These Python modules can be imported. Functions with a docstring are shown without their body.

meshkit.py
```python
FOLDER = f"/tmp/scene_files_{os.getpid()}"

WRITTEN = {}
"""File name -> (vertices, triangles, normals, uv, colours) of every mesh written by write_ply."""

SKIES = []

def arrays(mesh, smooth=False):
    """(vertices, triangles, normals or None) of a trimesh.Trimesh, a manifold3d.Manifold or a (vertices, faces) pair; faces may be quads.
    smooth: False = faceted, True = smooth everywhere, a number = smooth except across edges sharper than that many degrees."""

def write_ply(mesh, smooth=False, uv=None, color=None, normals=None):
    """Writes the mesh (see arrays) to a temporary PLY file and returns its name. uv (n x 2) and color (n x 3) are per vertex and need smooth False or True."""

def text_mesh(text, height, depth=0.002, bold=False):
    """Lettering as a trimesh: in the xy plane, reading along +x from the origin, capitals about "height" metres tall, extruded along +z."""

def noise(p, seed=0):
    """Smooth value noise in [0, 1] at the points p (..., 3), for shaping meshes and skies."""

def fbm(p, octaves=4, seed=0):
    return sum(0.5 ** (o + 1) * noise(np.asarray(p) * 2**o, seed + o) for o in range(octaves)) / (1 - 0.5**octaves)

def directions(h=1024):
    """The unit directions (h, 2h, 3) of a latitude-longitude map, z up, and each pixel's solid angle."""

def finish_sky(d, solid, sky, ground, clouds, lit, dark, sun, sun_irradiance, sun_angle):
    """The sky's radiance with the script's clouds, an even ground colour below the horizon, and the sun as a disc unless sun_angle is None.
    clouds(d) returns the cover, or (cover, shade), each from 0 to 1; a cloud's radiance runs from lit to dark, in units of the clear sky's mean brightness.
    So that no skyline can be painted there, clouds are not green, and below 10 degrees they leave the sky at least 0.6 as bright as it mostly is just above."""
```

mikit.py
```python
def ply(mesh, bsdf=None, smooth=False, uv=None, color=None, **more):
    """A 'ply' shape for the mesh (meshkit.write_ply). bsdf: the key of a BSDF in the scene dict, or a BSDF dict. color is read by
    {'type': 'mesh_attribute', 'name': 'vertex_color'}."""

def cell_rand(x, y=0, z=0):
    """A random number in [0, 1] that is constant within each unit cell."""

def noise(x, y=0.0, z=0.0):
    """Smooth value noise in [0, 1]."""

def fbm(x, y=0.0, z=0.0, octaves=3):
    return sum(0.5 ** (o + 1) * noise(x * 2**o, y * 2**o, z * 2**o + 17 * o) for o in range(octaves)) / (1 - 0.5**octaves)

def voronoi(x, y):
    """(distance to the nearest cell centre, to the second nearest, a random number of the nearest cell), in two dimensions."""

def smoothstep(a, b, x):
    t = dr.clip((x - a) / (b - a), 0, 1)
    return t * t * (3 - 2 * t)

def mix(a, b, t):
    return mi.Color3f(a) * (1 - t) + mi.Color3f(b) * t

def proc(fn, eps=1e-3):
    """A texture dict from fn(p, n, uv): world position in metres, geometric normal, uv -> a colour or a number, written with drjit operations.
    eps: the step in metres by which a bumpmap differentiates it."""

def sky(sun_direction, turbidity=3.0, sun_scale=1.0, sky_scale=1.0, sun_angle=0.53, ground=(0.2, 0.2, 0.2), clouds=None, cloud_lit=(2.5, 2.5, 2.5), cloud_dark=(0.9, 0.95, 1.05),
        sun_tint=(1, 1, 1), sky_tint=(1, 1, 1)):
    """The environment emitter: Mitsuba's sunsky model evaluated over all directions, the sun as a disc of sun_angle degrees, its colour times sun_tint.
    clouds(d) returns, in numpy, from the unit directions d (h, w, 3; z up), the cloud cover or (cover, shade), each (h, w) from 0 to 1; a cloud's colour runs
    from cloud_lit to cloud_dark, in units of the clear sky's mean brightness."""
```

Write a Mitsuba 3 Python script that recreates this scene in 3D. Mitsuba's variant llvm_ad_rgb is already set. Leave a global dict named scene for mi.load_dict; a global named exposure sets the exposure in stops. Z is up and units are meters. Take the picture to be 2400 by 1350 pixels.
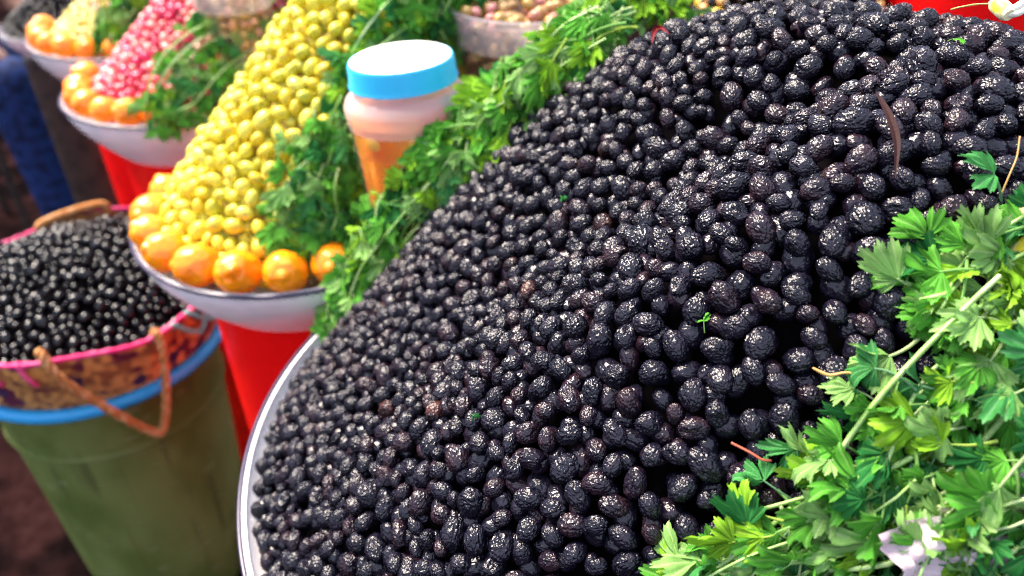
import math, random
import numpy as np
import trimesh
import manifold3d as m3
import mitsuba as mi
import drjit as dr
from shapely.geometry import Point, Polygon
from shapely.ops import unary_union
from scipy.spatial import cKDTree
import mikit, meshkit

rng = np.random.default_rng(7)
random.seed(7)
T = mi.ScalarTransform4f
scene, labels = {}, {}

# ------------------------------------------------------------------ camera, light, exposure
H, FPX, PITCH = 1.68, 1850.0, math.radians(34.5)      # eye height, focal length in pixels of the 2400 px frame, downward pitch
EYE = np.array([0, 0, H])
FWD = np.array([0, math.cos(PITCH), -math.sin(PITCH)])
UPV = np.array([0, math.sin(PITCH), math.cos(PITCH)])
scene['camera'] = {'type': 'thinlens', 'fov': math.degrees(2 * math.atan(1200 / FPX)), 'fov_axis': 'x',
                   'to_world': T().look_at(origin=EYE.tolist(), target=(EYE + FWD).tolist(), up=[0, 0, 1]),
                   'aperture_radius': 0.0032, 'focus_distance': 0.54, 'near_clip': 0.02, 'far_clip': 200.0}
SUN = np.array([-0.46, 0.34, 0.82])
scene['sky'] = mikit.sky(SUN, turbidity=3, sun_scale=0.30, sun_angle=32, clouds=lambda d: np.ones(d.shape[:2]),
                         cloud_lit=(.37, .405, .53), cloud_dark=(.3, .34, .38), sun_tint=(.96, 1.0, 1.10))
exposure = 5.2


def at(u, v, d):
    """A first guess of where something stands: direction in the 2400 px frame and distance along the view axis."""
    return EYE + d * (FWD + np.array([1, 0, 0]) * (u - 1200) / FPX + UPV * (675 - v) / FPX)


def frame_px(p):
    q = np.asarray(p, float) - EYE
    w = q @ FWD
    return np.stack([1200 + FPX * q[..., 0] / w, 675 - FPX * (q @ UPV) / w, w], -1)


# ------------------------------------------------------------------ helpers
def key(name):
    if name not in used:
        used[name] = 0
        return name
    used[name] += 1
    return f'{name}_{used[name]:03d}'


used = {}


def thing(name, label, cat, group=None, kind=None):
    k = key(name)
    labels[k] = {'label': label, 'category': cat}
    if group:
        labels[k]['group'] = group
    if kind:
        labels[k]['kind'] = kind
        if kind == 'structure':
            labels[k].pop('category')
    return k


def part(parent, name, shape, label=None, kind=None):
    k = key(parent + '__' + name)
    scene[k] = shape
    if label or kind:
        labels[k] = {a: b for a, b in (('label', label), ('kind', kind)) if b}
    return k


def unit(v):
    v = np.asarray(v, float)
    return v / np.maximum(np.linalg.norm(v, axis=-1, keepdims=True), 1e-12)


def lathe(profile, n=96):
    """Surface of revolution about z through (r, z) points, as quads."""
    pr = np.asarray(profile, float)
    a = np.linspace(0, 2 * np.pi, n, endpoint=False)
    v = np.stack([pr[:, None, 0] * np.cos(a), pr[:, None, 0] * np.sin(a), np.repeat(pr[:, 1:2], n, 1)], -1).reshape(-1, 3)
    i, j = np.meshgrid(np.arange(len(pr) - 1), np.arange(n), indexing='ij')
    b = lambda i, j: i * n + j % n
    f = np.stack([b(i, j), b(i, j + 1), b(i + 1, j + 1), b(i + 1, j)], -1).reshape(-1, 4)
    return v, f


def to_mesh(vf):
    f = np.asarray(vf[1])
    if f.shape[1] == 4:
        f = np.vstack([f[:, [0, 1, 2]], f[:, [0, 2, 3]]])
    return trimesh.Trimesh(np.asarray(vf[0], float), f, process=False)


def tube(points, radius, sides=8, closed=False):
    p = np.asarray(points, float)
    n = len(p)
    r = np.broadcast_to(np.asarray(radius, float), n)
    tan = np.roll(p, -1, 0) - np.roll(p, 1, 0) if closed else np.gradient(p, axis=0)
    tan = unit(tan)
    ref = np.array([0, 0, 1.0]) if abs(tan[:, 2]).mean() < .85 else np.array([1.0, 0, 0])
    x = unit(np.cross(tan, ref))
    y = np.cross(tan, x)
    a = np.linspace(0, 2 * np.pi, sides, endpoint=False)
    v = (p[:, None] + r[:, None, None] * (np.cos(a)[None, :, None] * x[:, None] + np.sin(a)[None, :, None] * y[:, None])).reshape(-1, 3)
    f = []
    for i in range(n if closed else n - 1):
        for j in range(sides):
            k = (i + 1) % n
            f.append([i * sides + j, i * sides + (j + 1) % sides, k * sides + (j + 1) % sides, k * sides + j])
    m = to_mesh((v, np.array(f)))
    if not closed:
        v = np.vstack([m.vertices, p[0], p[-1]])
        c0, c1 = len(v) - 2, len(v) - 1
        caps = [[c0, (j + 1) % sides, j] for j in range(sides)] + [[c1, (n - 1) * sides + j, (n - 1) * sides + (j + 1) % sides] for j in range(sides)]
        m = trimesh.Trimesh(v, np.vstack([m.faces, caps]), process=False)
    return m


def bez(pts, n=24):
    """Smooth curve through points (Catmull-Rom)."""
    p = np.asarray(pts, float)
    p = np.vstack([2 * p[0] - p[1], p, 2 * p[-1] - p[-2]])
    out = []
    k = max(2, n // (len(p) - 3))
    for i in range(1, len(p) - 2):
        t = np.linspace(0, 1, k, endpoint=(i == len(p) - 3))[:, None]
        a, b, c, d = p[i - 1:i + 3]
        out.append(.5 * (2 * b + (c - a) * t + (2 * a - 5 * b + 4 * c - d) * t ** 2 + (3 * b - a - 3 * c + d) * t ** 3))
    return np.vstack(out)


def rgb(*c):
    return {'type': 'rgb', 'value': list(map(float, c))}


def pbsdf(color, rough, spec=.5, coat=0, twosided=False, **kw):
    d = {'type': 'principled', 'base_color': color if isinstance(color, dict) else rgb(*color), 'roughness': float(rough), 'specular': float(spec), **kw}
    if coat:
        d |= {'clearcoat': float(coat), 'clearcoat_gloss': .9}
    return {'type': 'twosided', 'bsdf': d}


def mottled(a, b, freq, lo=.4, hi=.7, seed=0.):
    return mikit.proc(lambda p, n, uv: mikit.mix(a, b, mikit.smoothstep(lo, hi, mikit.fbm(p.x * freq + seed, p.y * freq, p.z * freq, 2))))


# ------------------------------------------------------------------ materials
scene['enamel'] = pbsdf(mottled((.86, .82, .82), (.78, .74, .74), 18), .22, .6, twosided=True)
scene['enamel_edge'] = pbsdf((.025, .02, .05), .25, .6)
scene['red_plastic'] = pbsdf(mottled((.86, .004, .004), (.74, .003, .004), 14), .35, .3, twosided=True)
scene['olive_black'] = pbsdf(mottled((.004, .004, .009), (.010, .008, .016), 130), .18, .43, 0)
scene['olive_plum'] = pbsdf(mottled((.008, .005, .011), (.019, .009, .014), 110), .19, .45, 0)
scene['olive_brown'] = pbsdf(mottled((.012, .006, .008), (.055, .017, .012), 100), .16, .5, 0)
def wrinkle(p, n, uv):
    w = mikit.noise(p.x * 210, p.y * 210, p.z * 210) * 2.6
    a = mikit.noise(p.x * 430 + w, p.y * 430 - w, p.z * 430 + w)
    return dr.abs(2 * a - 1)


for k_ in ('black', 'plum', 'brown'):
    scene[f'olive_{k_}_skin'] = scene[f'olive_{k_}']
    scene[f'olive_{k_}'] = {'type': 'bumpmap', 'bsdf': {'type': 'ref', 'id': f'olive_{k_}_skin'}, 'texture': mikit.proc(wrinkle, 2e-4), 'scale': .0004}
scene['olive_gloss'] = pbsdf((.002, .002, .003), .08, .40)
scene['olive_core'] = {'type': 'twosided', 'bsdf': {'type': 'diffuse', 'reflectance': rgb(.003, .0025, .003)}}
YEL = [((.60, .51, .035), .36), ((.66, .58, .07), .36), ((.50, .47, .035), .38), ((.60, .45, .022), .36)]
for i, (c, r) in enumerate(YEL):
    scene[f'olive_yellow_{i}'] = pbsdf(mottled(c, tuple(x * .8 for x in c), 90), r, .4, 0)
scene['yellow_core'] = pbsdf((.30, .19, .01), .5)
PNK = [(.62, .05, .11), (.66, .17, .15), (.50, .010, .07), (.70, .30, .26), (.38, .008, .05)]
for i, c in enumerate(PNK):
    scene[f'olive_pink_{i}'] = pbsdf(c, .2, .6, .3)
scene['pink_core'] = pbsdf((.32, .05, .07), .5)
PAL = [(.66, .56, .16), (.60, .56, .22), (.70, .55, .10), (.55, .33, .24)]
for i, c in enumerate(PAL):
    scene[f'olive_pale_{i}'] = pbsdf(c, .25, .5, .2)
scene['lemon_peel'] = pbsdf(mottled((.92, .21, .002), (.92, .28, .003), 60), .27, .5, .2)
scene['lemon_peel_deep'] = pbsdf(mottled((.90, .24, .003), (.90, .29, .004), 60), .28, .5, .3)


def leaf_color(base, vein):
    def fn(p, n, uv):
        k = mikit.noise(p.x * 90, p.y * 90, p.z * 90)
        c = mikit.mix(base, tuple(x * .62 for x in base), mikit.smoothstep(.35, .8, k))
        return c * (1 - uv.y) + mi.Color3f(vein) * uv.y
    return mikit.proc(fn)


LEAF = {'leaf_green': ((.085, .32, .035), (.24, .46, .13)), 'leaf_deep': ((.022, .145, .035), (.10, .28, .08)), 'leaf_lime': ((.19, .42, .025), (.40, .55, .11)),
        'leaf_pale': ((.21, .42, .11), (.42, .55, .26)), 'leaf_blue': ((.05, .235, .06), (.18, .37, .19))}
for k, (a, b) in LEAF.items():
    scene[k] = {'type': 'principledthin', 'base_color': leaf_color(a, b), 'roughness': .27, 'eta': 1.75, 'diff_trans': .6, 'spec_trans': 0.0}
scene['stem_green'] = pbsdf(mottled((.22, .40, .09), (.34, .46, .20), 60), .35, .5)
LEAVES, LEAF_W = list(LEAF), np.array([.38, .10, .16, .22, .14])


# ------------------------------------------------------------------ ground
def ground_col(p, n, uv):
    k = mikit.fbm(p.x * 9, p.y * 9, 0, 4)
    j = mikit.noise(p.x * 60, p.y * 60, 3)
    return mikit.mix((.016, .007, .007), (.003, .002, .0022), mikit.smoothstep(.3, .7, k)) * (.7 + .6 * j)


scene['ground_base'] = {'type': 'twosided', 'bsdf': {'type': 'diffuse', 'reflectance': mikit.proc(ground_col)}}
scene['ground_stone'] = {'type': 'bumpmap', 'bsdf': {'type': 'ref', 'id': 'ground_base'}, 'texture': mikit.proc(lambda p, n, uv: mikit.fbm(p.x * 40, p.y * 40, 0, 3), 2e-3), 'scale': .004}
gx = 60.0
k = thing('ground', 'dark reddish brown market floor beneath the bowls and barrel', 'ground', kind='structure')
scene[k] = mikit.ply((np.array([[-gx, -gx, 0], [gx, -gx, 0], [gx, gx, 0], [-gx, gx, 0]]), np.array([[0, 1, 2, 3]])), 'ground_stone')


# ------------------------------------------------------------------ heaps of olives
class Mound:
    """A heap: an apex above a base outline, with a profile exponent that may vary round the heap."""

    def __init__(self, apex, outline, zb, pfun, round_=.07):
        self.apex, self.zb, self.pfun, self.r0 = np.array(apex, float), zb, pfun, round_
        c = np.asarray(outline.exterior.coords)
        self.th = np.linspace(0, 2 * np.pi, 721)
        d = np.stack([np.cos(self.th), np.sin(self.th)], 1)
        a, b = c[:-1] - self.apex[:2], c[1:] - self.apex[:2]
        e = b - a
        best = np.full(len(d), np.inf)
        for k in range(len(a)):
            det = d[:, 0] * e[k, 1] - d[:, 1] * e[k, 0]
            with np.errstate(divide='ignore', invalid='ignore'):
                t = (a[k, 0] * e[k, 1] - a[k, 1] * e[k, 0]) / det
                s = (a[k, 0] * d[:, 1] - a[k, 1] * d[:, 0]) / det
            ok = (t > 0) & (s >= -1e-6) & (s <= 1 + 1e-6)
            best = np.where(ok & (t < best), t, best)
        self.L = best

    def point(self, th, s):
        th, s = np.asarray(th, float), np.asarray(s, float)
        L = np.interp(np.mod(th, 2 * np.pi), self.th, self.L)
        se = (np.sqrt(s * s + self.r0 ** 2) - self.r0) / (math.sqrt(1 + self.r0 ** 2) - self.r0)
        z = self.zb + (self.apex[2] - self.zb) * (1 - se ** self.pfun(th))
        return np.stack([self.apex[0] + s * L * np.cos(th), self.apex[1] + s * L * np.sin(th), z], -1)

    def normal(self, th, s):
        e = 1e-3
        a = self.point(th + e, s) - self.point(th - e, s)
        b = self.point(th, s + e) - self.point(th, np.maximum(s - e, 1e-4))
        n = unit(np.cross(b, a))
        return np.where(n[..., 2:] < 0, -n, n)

    def mesh(self, drop, nt=96, ns=40):
        th, s = np.meshgrid(np.linspace(0, 2 * np.pi, nt, endpoint=False), np.linspace(.0, 1, ns), indexing='ij')
        v = self.point(th, s) - drop * self.normal(th, np.maximum(s, .01))
        i, j = np.meshgrid(np.arange(nt), np.arange(ns - 1), indexing='ij')
        q = lambda i, j: (i % nt) * ns + j
        return to_mesh((v.reshape(-1, 3), np.stack([q(i, j), q(i, j + 1), q(i + 1, j + 1), q(i + 1, j)], -1).reshape(-1, 4)))

    def scatter(self, size_fn, spacing, r, n=60000, smax=1.0):
        """Points that keep their distance, with normals and sizes."""
        nt, ns = 360, 80
        th, s = np.meshgrid((np.arange(nt) + .5) / nt * 2 * np.pi, (np.arange(ns) + .5) / ns * smax, indexing='ij')
        e = .5 / ns * smax
        a = (self.point(th + np.pi / nt, s) - self.point(th - np.pi / nt, s))
        b = (self.point(th, s + e) - self.point(th, s - e))
        area = np.linalg.norm(np.cross(a, b), axis=-1).ravel()
        c = r.choice(nt * ns, n, p=area / area.sum())
        th = th.ravel()[c] + (r.random(n) - .5) * 2 * np.pi / nt
        s = s.ravel()[c] + (r.random(n) - .5) * smax / ns
        p, size = self.point(th, s), size_fn(n, r)
        cell, grid, keep = spacing * 1.6 * size.max(), {}, []
        ij = np.floor(p / cell).astype(int)
        for i in range(n):
            x, y, z = ij[i]
            ok = True
            for dx in (-1, 0, 1):
                for dy in (-1, 0, 1):
                    for dz in (-1, 0, 1):
                        for k in grid.get((x + dx, y + dy, z + dz), ()):
                            q = p[i] - p[k]
                            lim = spacing * .5 * (size[i] + size[k])
                            if q @ q < lim * lim:
                                ok = False
                                break
                        if not ok:
                            break
                    if not ok:
                        break
                if not ok:
                    break
            if ok:
                keep.append(i)
                grid.setdefault((x, y, z), []).append(i)
        keep = np.array(keep)
        return p[keep], self.normal(th[keep], s[keep]), size[keep]

    def hit(self, u, v):
        """Where the sight line through a frame point meets the heap (nearest of a fine sampling)."""
        if not hasattr(self, 'grid_'):
            th, s = np.meshgrid(np.linspace(0, 2 * np.pi, 720, endpoint=False), np.linspace(.005, 1.05, 260), indexing='ij')
            P, N = self.point(th, s).reshape(-1, 3), self.normal(th, s).reshape(-1, 3)
            front = (N * (EYE - P)).sum(1) > 0
            self.grid_ = P[front], N[front], frame_px(P[front])
        P, N, q = self.grid_
        d = np.hypot(q[:, 0] - u, q[:, 1] - v)
        near = d < max(12, d.min() + 3)
        k = np.flatnonzero(near)[np.argmin(q[near, 2])]
        return P[k], N[k]


def disc(c, r, n=96):
    return Point(c).buffer(r, quad_segs=n // 4)


YC, YR, YZ = np.array([-.342, 1.082]), .233, H - .60
BC, BR, BZ = np.array([.178, .651]), .47, H - .64
PC, PR, PZ = np.array([-.71, 1.64]), .233, H - .60
GC, GR, GZ = np.array([-.98, 2.03]), .233, H - .60
DC, DR, DZ = np.array([-1.427, 2.5]), .165, H - .72


def black_p(th):
    a = np.degrees(np.asarray(th, float)) % 360
    return 2.2 + .56 * np.exp(-((a - 120) / 28) ** 2) - .97 * np.exp(-((a - 175) / 28) ** 2)


black = Mound((.336, .557, H - .176), disc(BC, BR - .015), BZ - .012, black_p, .03)
y_out = unary_union([disc(YC + [-.020, .014], YR - .034), disc((-.10, 1.32), .17)]).convex_hull
yellow = Mound((-.09, 1.30, H - .10), y_out, YZ - .005, lambda th: 1.06 + .06 * np.clip(np.cos(np.asarray(th) - math.radians(200)), 0, 1), .05)
p_out = unary_union([disc(PC, PR - .045), disc((-.46, 1.88), .15)]).convex_hull
pink = Mound((-.48, 1.86, H - .25), p_out, PZ - .005, lambda th: 1.08 + .2 * np.clip(np.cos(np.asarray(th) - math.radians(200)), 0, 1), .05)
g_out = unary_union([disc(GC, GR - .045), disc((-.74, 2.26), .15)]).convex_hull
pale = Mound((-.75, 2.25, H - .25), g_out, GZ - .005, lambda th: 1.1 + 0 * np.asarray(th), .05)
dark = Mound((-1.38, 2.56, H - .56), disc(DC, DR - .02), DZ + .005, lambda th: 1.15 + 0 * np.asarray(th), .05)


# ------------------------------------------------------------------ bowls and the buckets under them
def bowl(c, r, z, depth, label, edge=.0035, foot=.5):
    k = thing('enamel_bowl', label, 'bowl', 'enamel bowls of olives along the stall')
    s = np.linspace(0, 1, 22)
    rr = foot + (1 - foot) * np.sin(s * np.pi / 2) ** .9
    zz = -depth * (1 - s) ** 1.25
    outer = np.stack([rr * r, zz], 1)
    inner = outer[::-1] * [.985, 1] + [0, .004]
    prof = np.vstack([[[0, -depth]], outer, inner, [[0, -depth + .004]]])
    v, f = lathe(prof, 128)
    v[:, :2] += c
    v[:, 2] += z
    part(k, 'body', mikit.ply((v, f), 'enamel', smooth=40))
    a = np.linspace(0, 2 * np.pi, 160, endpoint=False)
    rim = tube(np.stack([c[0] + r * np.cos(a), c[1] + r * np.sin(a), z + .001 + 0 * a], 1), edge, 10, True)
    part(k, 'rim', mikit.ply(rim, 'enamel_edge', smooth=True), 'dark enamelled edge')
    return k


bowl(BC, BR, BZ, .15, 'large white enamel bowl heaped with wrinkled black olives, nearest of all', .0026)
bowl(YC, YR, YZ, .150, 'white enamel bowl with dark edge under the yellow olives')
bowl(PC, PR, PZ, .150, 'white enamel bowl with dark edge under the pink olives')
bowl(GC, GR, GZ, .150, 'white enamel bowl with dark edge under the pale green olives')
bowl(DC, DR, DZ, .09, 'white enamel dish under the dark grey olives, farthest of the row', .0025)


def bucket(c, r, ztop, label, taper=.72, lip=True):
    k = thing('red_bucket', label, 'bucket', 'red plastic buckets under the bowls')
    v, f = lathe([[0, .003], [r * taper, .003], [r * taper + .004, .012], [r - .002, ztop - .03], [r, ztop], [r - .006, ztop], [r * taper - .004, .02], [0, .02]], 96)
    v[:, :2] += c
    part(k, 'body', mikit.ply((v, f), 'red_plastic', smooth=40))
    if lip:
        a = np.linspace(0, 2 * np.pi, 120, endpoint=False)
        part(k, 'rim', mikit.ply(tube(np.stack([c[0] + (r + .002) * np.cos(a), c[1] + (r + .002) * np.sin(a), ztop - .006 + 0 * a], 1), .006, 8, True), 'red_plastic', smooth=True))
    return k


bucket(YC, .150, YZ - .118, 'bright red bucket carrying the bowl of yellow olives', .80, False)
bucket(PC, .150, PZ - .118, 'bright red bucket carrying the bowl of pink olives', .80, False)
bucket(GC, .150, GZ - .118, 'bright red bucket carrying the bowl of pale green olives', .80, False)
bucket(BC, .30, BZ - .075, 'wide red bucket hidden under the big bowl of black olives', .8, False)
k = thing('stool', 'low dark stool under the farthest dish of grey olives', 'stool')
v, f = lathe([[0, 0.002], [.10, .002], [.11, .02], [.12, DZ - .10], [.12, DZ - .088], [0, DZ - .088]], 48)
scene['dark_wood'] = pbsdf(mottled((.035, .02, .014), (.015, .009, .007), 30), .5)
part(k, 'drum', mikit.ply((v + [DC[0], DC[1], 0], f), 'dark_wood', smooth=40))


# ------------------------------------------------------------------ parsley
def leaflet(r, length, half, curl, cup):
    """One wedge shaped leaflet: narrow at its base, three toothed lobes at its end. Returns x, y, z, rings, vein on a grid."""
    nf, rings = 37, np.array([0, .16, .34, .52, .68, .80, .90, 1.0])
    ph = np.linspace(-1, 1, nf) * half
    rad, vein, fold = np.zeros(nf), np.zeros(nf), np.zeros(nf)
    side = r.uniform(.74, .93, 2)
    for a, l, w in ((0, 1.0, .30 * half), (.58 * half, side[0], .28 * half), (-.58 * half, side[1], .28 * half)):
        x = np.abs(ph - a - r.normal(0, .02)) / w
        t = l * (1 - .21 * np.clip(x, 0, 2.0) ** 2.2)
        teeth = 1 - .14 * np.abs(((x * 1.75 + .5) % 1) * 2 - 1) * np.clip(x * 3, 0, 1)
        rad = np.maximum(rad, t * teeth)
        vein = np.maximum(vein, np.exp(-(x / .16) ** 2))
        fold = np.maximum(fold, np.clip(1 - x, 0, 1))
    rad = np.maximum(rad, .30) * (1 + r.normal(0, .015, nf)) * length
    u = rings[:, None] * rad * np.cos(ph)
    y = rings[:, None] * rad * np.sin(ph)
    z = -.13 * fold * rings[:, None] * (1.1 - rings[:, None] * .4) * length + cup * y * y / length
    z += .07 * np.sin(u * 8 + r.uniform(0, 6)) * np.cos(y * 9 + r.uniform(0, 6)) * rings[:, None] * length
    ang = curl * (u / length)                     # bend along an arc
    xx = np.where(np.abs(curl) > 1e-3, np.sin(ang) / curl, u / length) * length + np.sin(ang) * z
    zz = -np.where(np.abs(curl) > 1e-3, (1 - np.cos(ang)) / curl, 0) * length + np.cos(ang) * z
    v = np.stack([xx, y, zz], -1).reshape(-1, 3)
    i, j = np.meshgrid(np.arange(len(rings) - 1), np.arange(nf - 1), indexing='ij')
    q = lambda i, j: i * nf + j
    f = np.stack([q(i, j), q(i + 1, j), q(i + 1, j + 1), q(i, j + 1)], -1).reshape(-1, 4)
    return v, np.vstack([f[:, [0, 1, 2]], f[:, [0, 2, 3]]]), np.stack([np.repeat(rings, nf), np.tile(vein, len(rings)) * .5], 1)


def leaf_mesh(r, petiole=.8):
    """A parsley leaf: three leaflets on a stalk, base at the origin, tip towards +x, upper side +z. Returns mesh and uv (v = vein)."""
    V, F, UV, n = [], [], [], 0
    spread = r.uniform(.75, 1.15)
    for k in (0, 1, -1):
        ln = 1.0 if k == 0 else r.uniform(.68, .92)
        v, f, uv = leaflet(r, ln, math.radians(r.uniform(32, 45)), r.uniform(-.5, 1.9), r.uniform(-1.3, .6))
        if k == 0:
            v[:, 0] += .06
        tw = r.normal(0, .6) + k * r.uniform(-.1, .5)
        c_, s_ = math.cos(tw), math.sin(tw)
        v = v @ np.array([[1, 0, 0], [0, c_, s_], [0, -s_, c_]])
        a = k * spread
        v = v @ np.array([[math.cos(a), math.sin(a), 0], [-math.sin(a), math.cos(a), 0], [0, 0, 1]])
        V.append(v), F.append(f + n), UV.append(uv)
        n += len(v)
    t = np.linspace(0, 1, 7)
    bend = r.uniform(-.35, .35)
    st = tube(np.stack([-petiole * (1 - t) + .05, bend * (1 - t) ** 2, -.3 * petiole * (1 - t) ** 2 - .01], 1), .024 + .02 * (1 - t), 5)
    V.append(st.vertices), F.append(st.faces + n), UV.append(np.tile([0, .9], (len(st.vertices), 1)))
    return trimesh.Trimesh(np.vstack(V), np.vstack(F), process=False), np.vstack(UV)


LEAF_POOL = []
_lr = np.random.default_rng(3)
for _i in range(36):
    LEAF_POOL.append(leaf_mesh(_lr, _lr.uniform(.5, 1.2)))
LEAF_PLY = {}
leaf_centres = []


def leaf_shape(i, mat):
    if (i, mat) not in LEAF_PLY:
        m, uv = LEAF_POOL[i]
        LEAF_PLY[i, mat] = mikit.ply(m, mat, smooth=True, uv=uv)
    return LEAF_PLY[i, mat]


def put_leaf(k, pos, tip, nrm, size, r, mat=None, weights=LEAF_W):
    x = unit(tip)
    z = unit(nrm - x * (nrm @ x))
    y = np.cross(z, x)
    M = np.eye(4)
    M[:3, 0], M[:3, 1], M[:3, 2], M[:3, 3] = x * size, y * size * r.uniform(.85, 1.1), z * size, pos
    mat = mat or LEAVES[r.choice(len(LEAVES), p=weights)]
    part(k, 'leaf', {**leaf_shape(int(r.integers(len(LEAF_POOL))), mat), 'to_world': T(M)})
    leaf_centres.append((pos + x * size * .5, size))


def bunch(label, path, normals, n_leaf, n_stem, width, height, size, seed, tip=-1, droop=.25, spread=1.0, upright=.25, ends=(0, 1), weights=LEAF_W, stem_r=.0016, tilt=.45, group='parsley bunches between the heaps'):
    """A bunch of parsley along a path: stems that run along it, leaves that point towards its tip end and out to the sides."""
    r = np.random.default_rng(seed)
    k = thing('parsley_bunch', label, 'parsley', group)
    C = bez(path, 60)
    N = unit(bez(normals, 60))
    tan = unit(np.gradient(C, axis=0))
    B = np.cross(tan, N)
    n = len(C)
    width, height = (np.interp(np.linspace(0, 1, n), np.linspace(0, 1, len(np.atleast_1d(w))), np.atleast_1d(w)) for w in (width, height))
    for i in range(n_stem):
        a, b = sorted(r.uniform(0, 1, 2))
        a, b = max(0, a - .25), min(1, b + .25)
        i0, i1 = int(a * (n - 1)), int(b * (n - 1))
        if i1 - i0 < 6:
            continue
        o, h = np.clip(r.normal(0, .38), -.8, .8), r.uniform(.2, .95)
        w = np.linspace(0, 1, i1 - i0)
        wav = .25 * np.sin(w * r.uniform(2, 5) + r.uniform(0, 6))
        pts = C[i0:i1] + B[i0:i1] * ((o + wav) * width[i0:i1])[:, None] + N[i0:i1] * (h * height[i0:i1] + .006 * np.sin(w * 7 + i))[:, None]
        part(k, 'stem', mikit.ply(tube(pts[::3], stem_r * r.uniform(.7, 1.5), 7), 'stem_green', smooth=True))
    for i in range(n_leaf):
        t = r.uniform(*ends)
        j = min(n - 1, int(t * (n - 1)))
        b = np.clip(r.normal(0, .55), -1.1, 1.1)
        h = r.uniform(0, 1) ** .7 * (1 - .55 * b * b)
        pos = C[j] + B[j] * b * width[j] + N[j] * h * height[j]
        d = tip * tan[j] * r.uniform(.2, 1.1) + B[j] * (b * 1.1 + r.normal(0, .45)) * spread + N[j] * r.normal(upright, .3) + [0, 0, -droop * r.uniform(.2, 1.6)]
        nn = N[j] + B[j] * b * .7 + r.normal(0, tilt, 3)
        put_leaf(k, pos, d, nn, r.uniform(*size), r, weights=weights)
    return k


def on(m, pts, lift=.01):
    P, N = zip(*[m.hit(u, v) for u, v in pts])
    return [p + n * lift for p, n in zip(P, N)], list(N)


def beside(m, pts, back):
    """Places next to a heap's outline as seen from the eye, a little farther off than the outline itself."""
    th, s = np.meshgrid(np.linspace(0, 2 * np.pi, 720, endpoint=False), np.linspace(.005, 1.0, 200), indexing='ij')
    q = frame_px(m.point(th, s).reshape(-1, 3))
    out = []
    for u, v in pts:
        out.append(at(u, v, q[np.argmin(np.hypot(q[:, 0] - u, q[:, 1] - v)), 2] + back))
    return out, [unit(np.array([-.45, -.45, .75]))] * len(pts)


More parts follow.
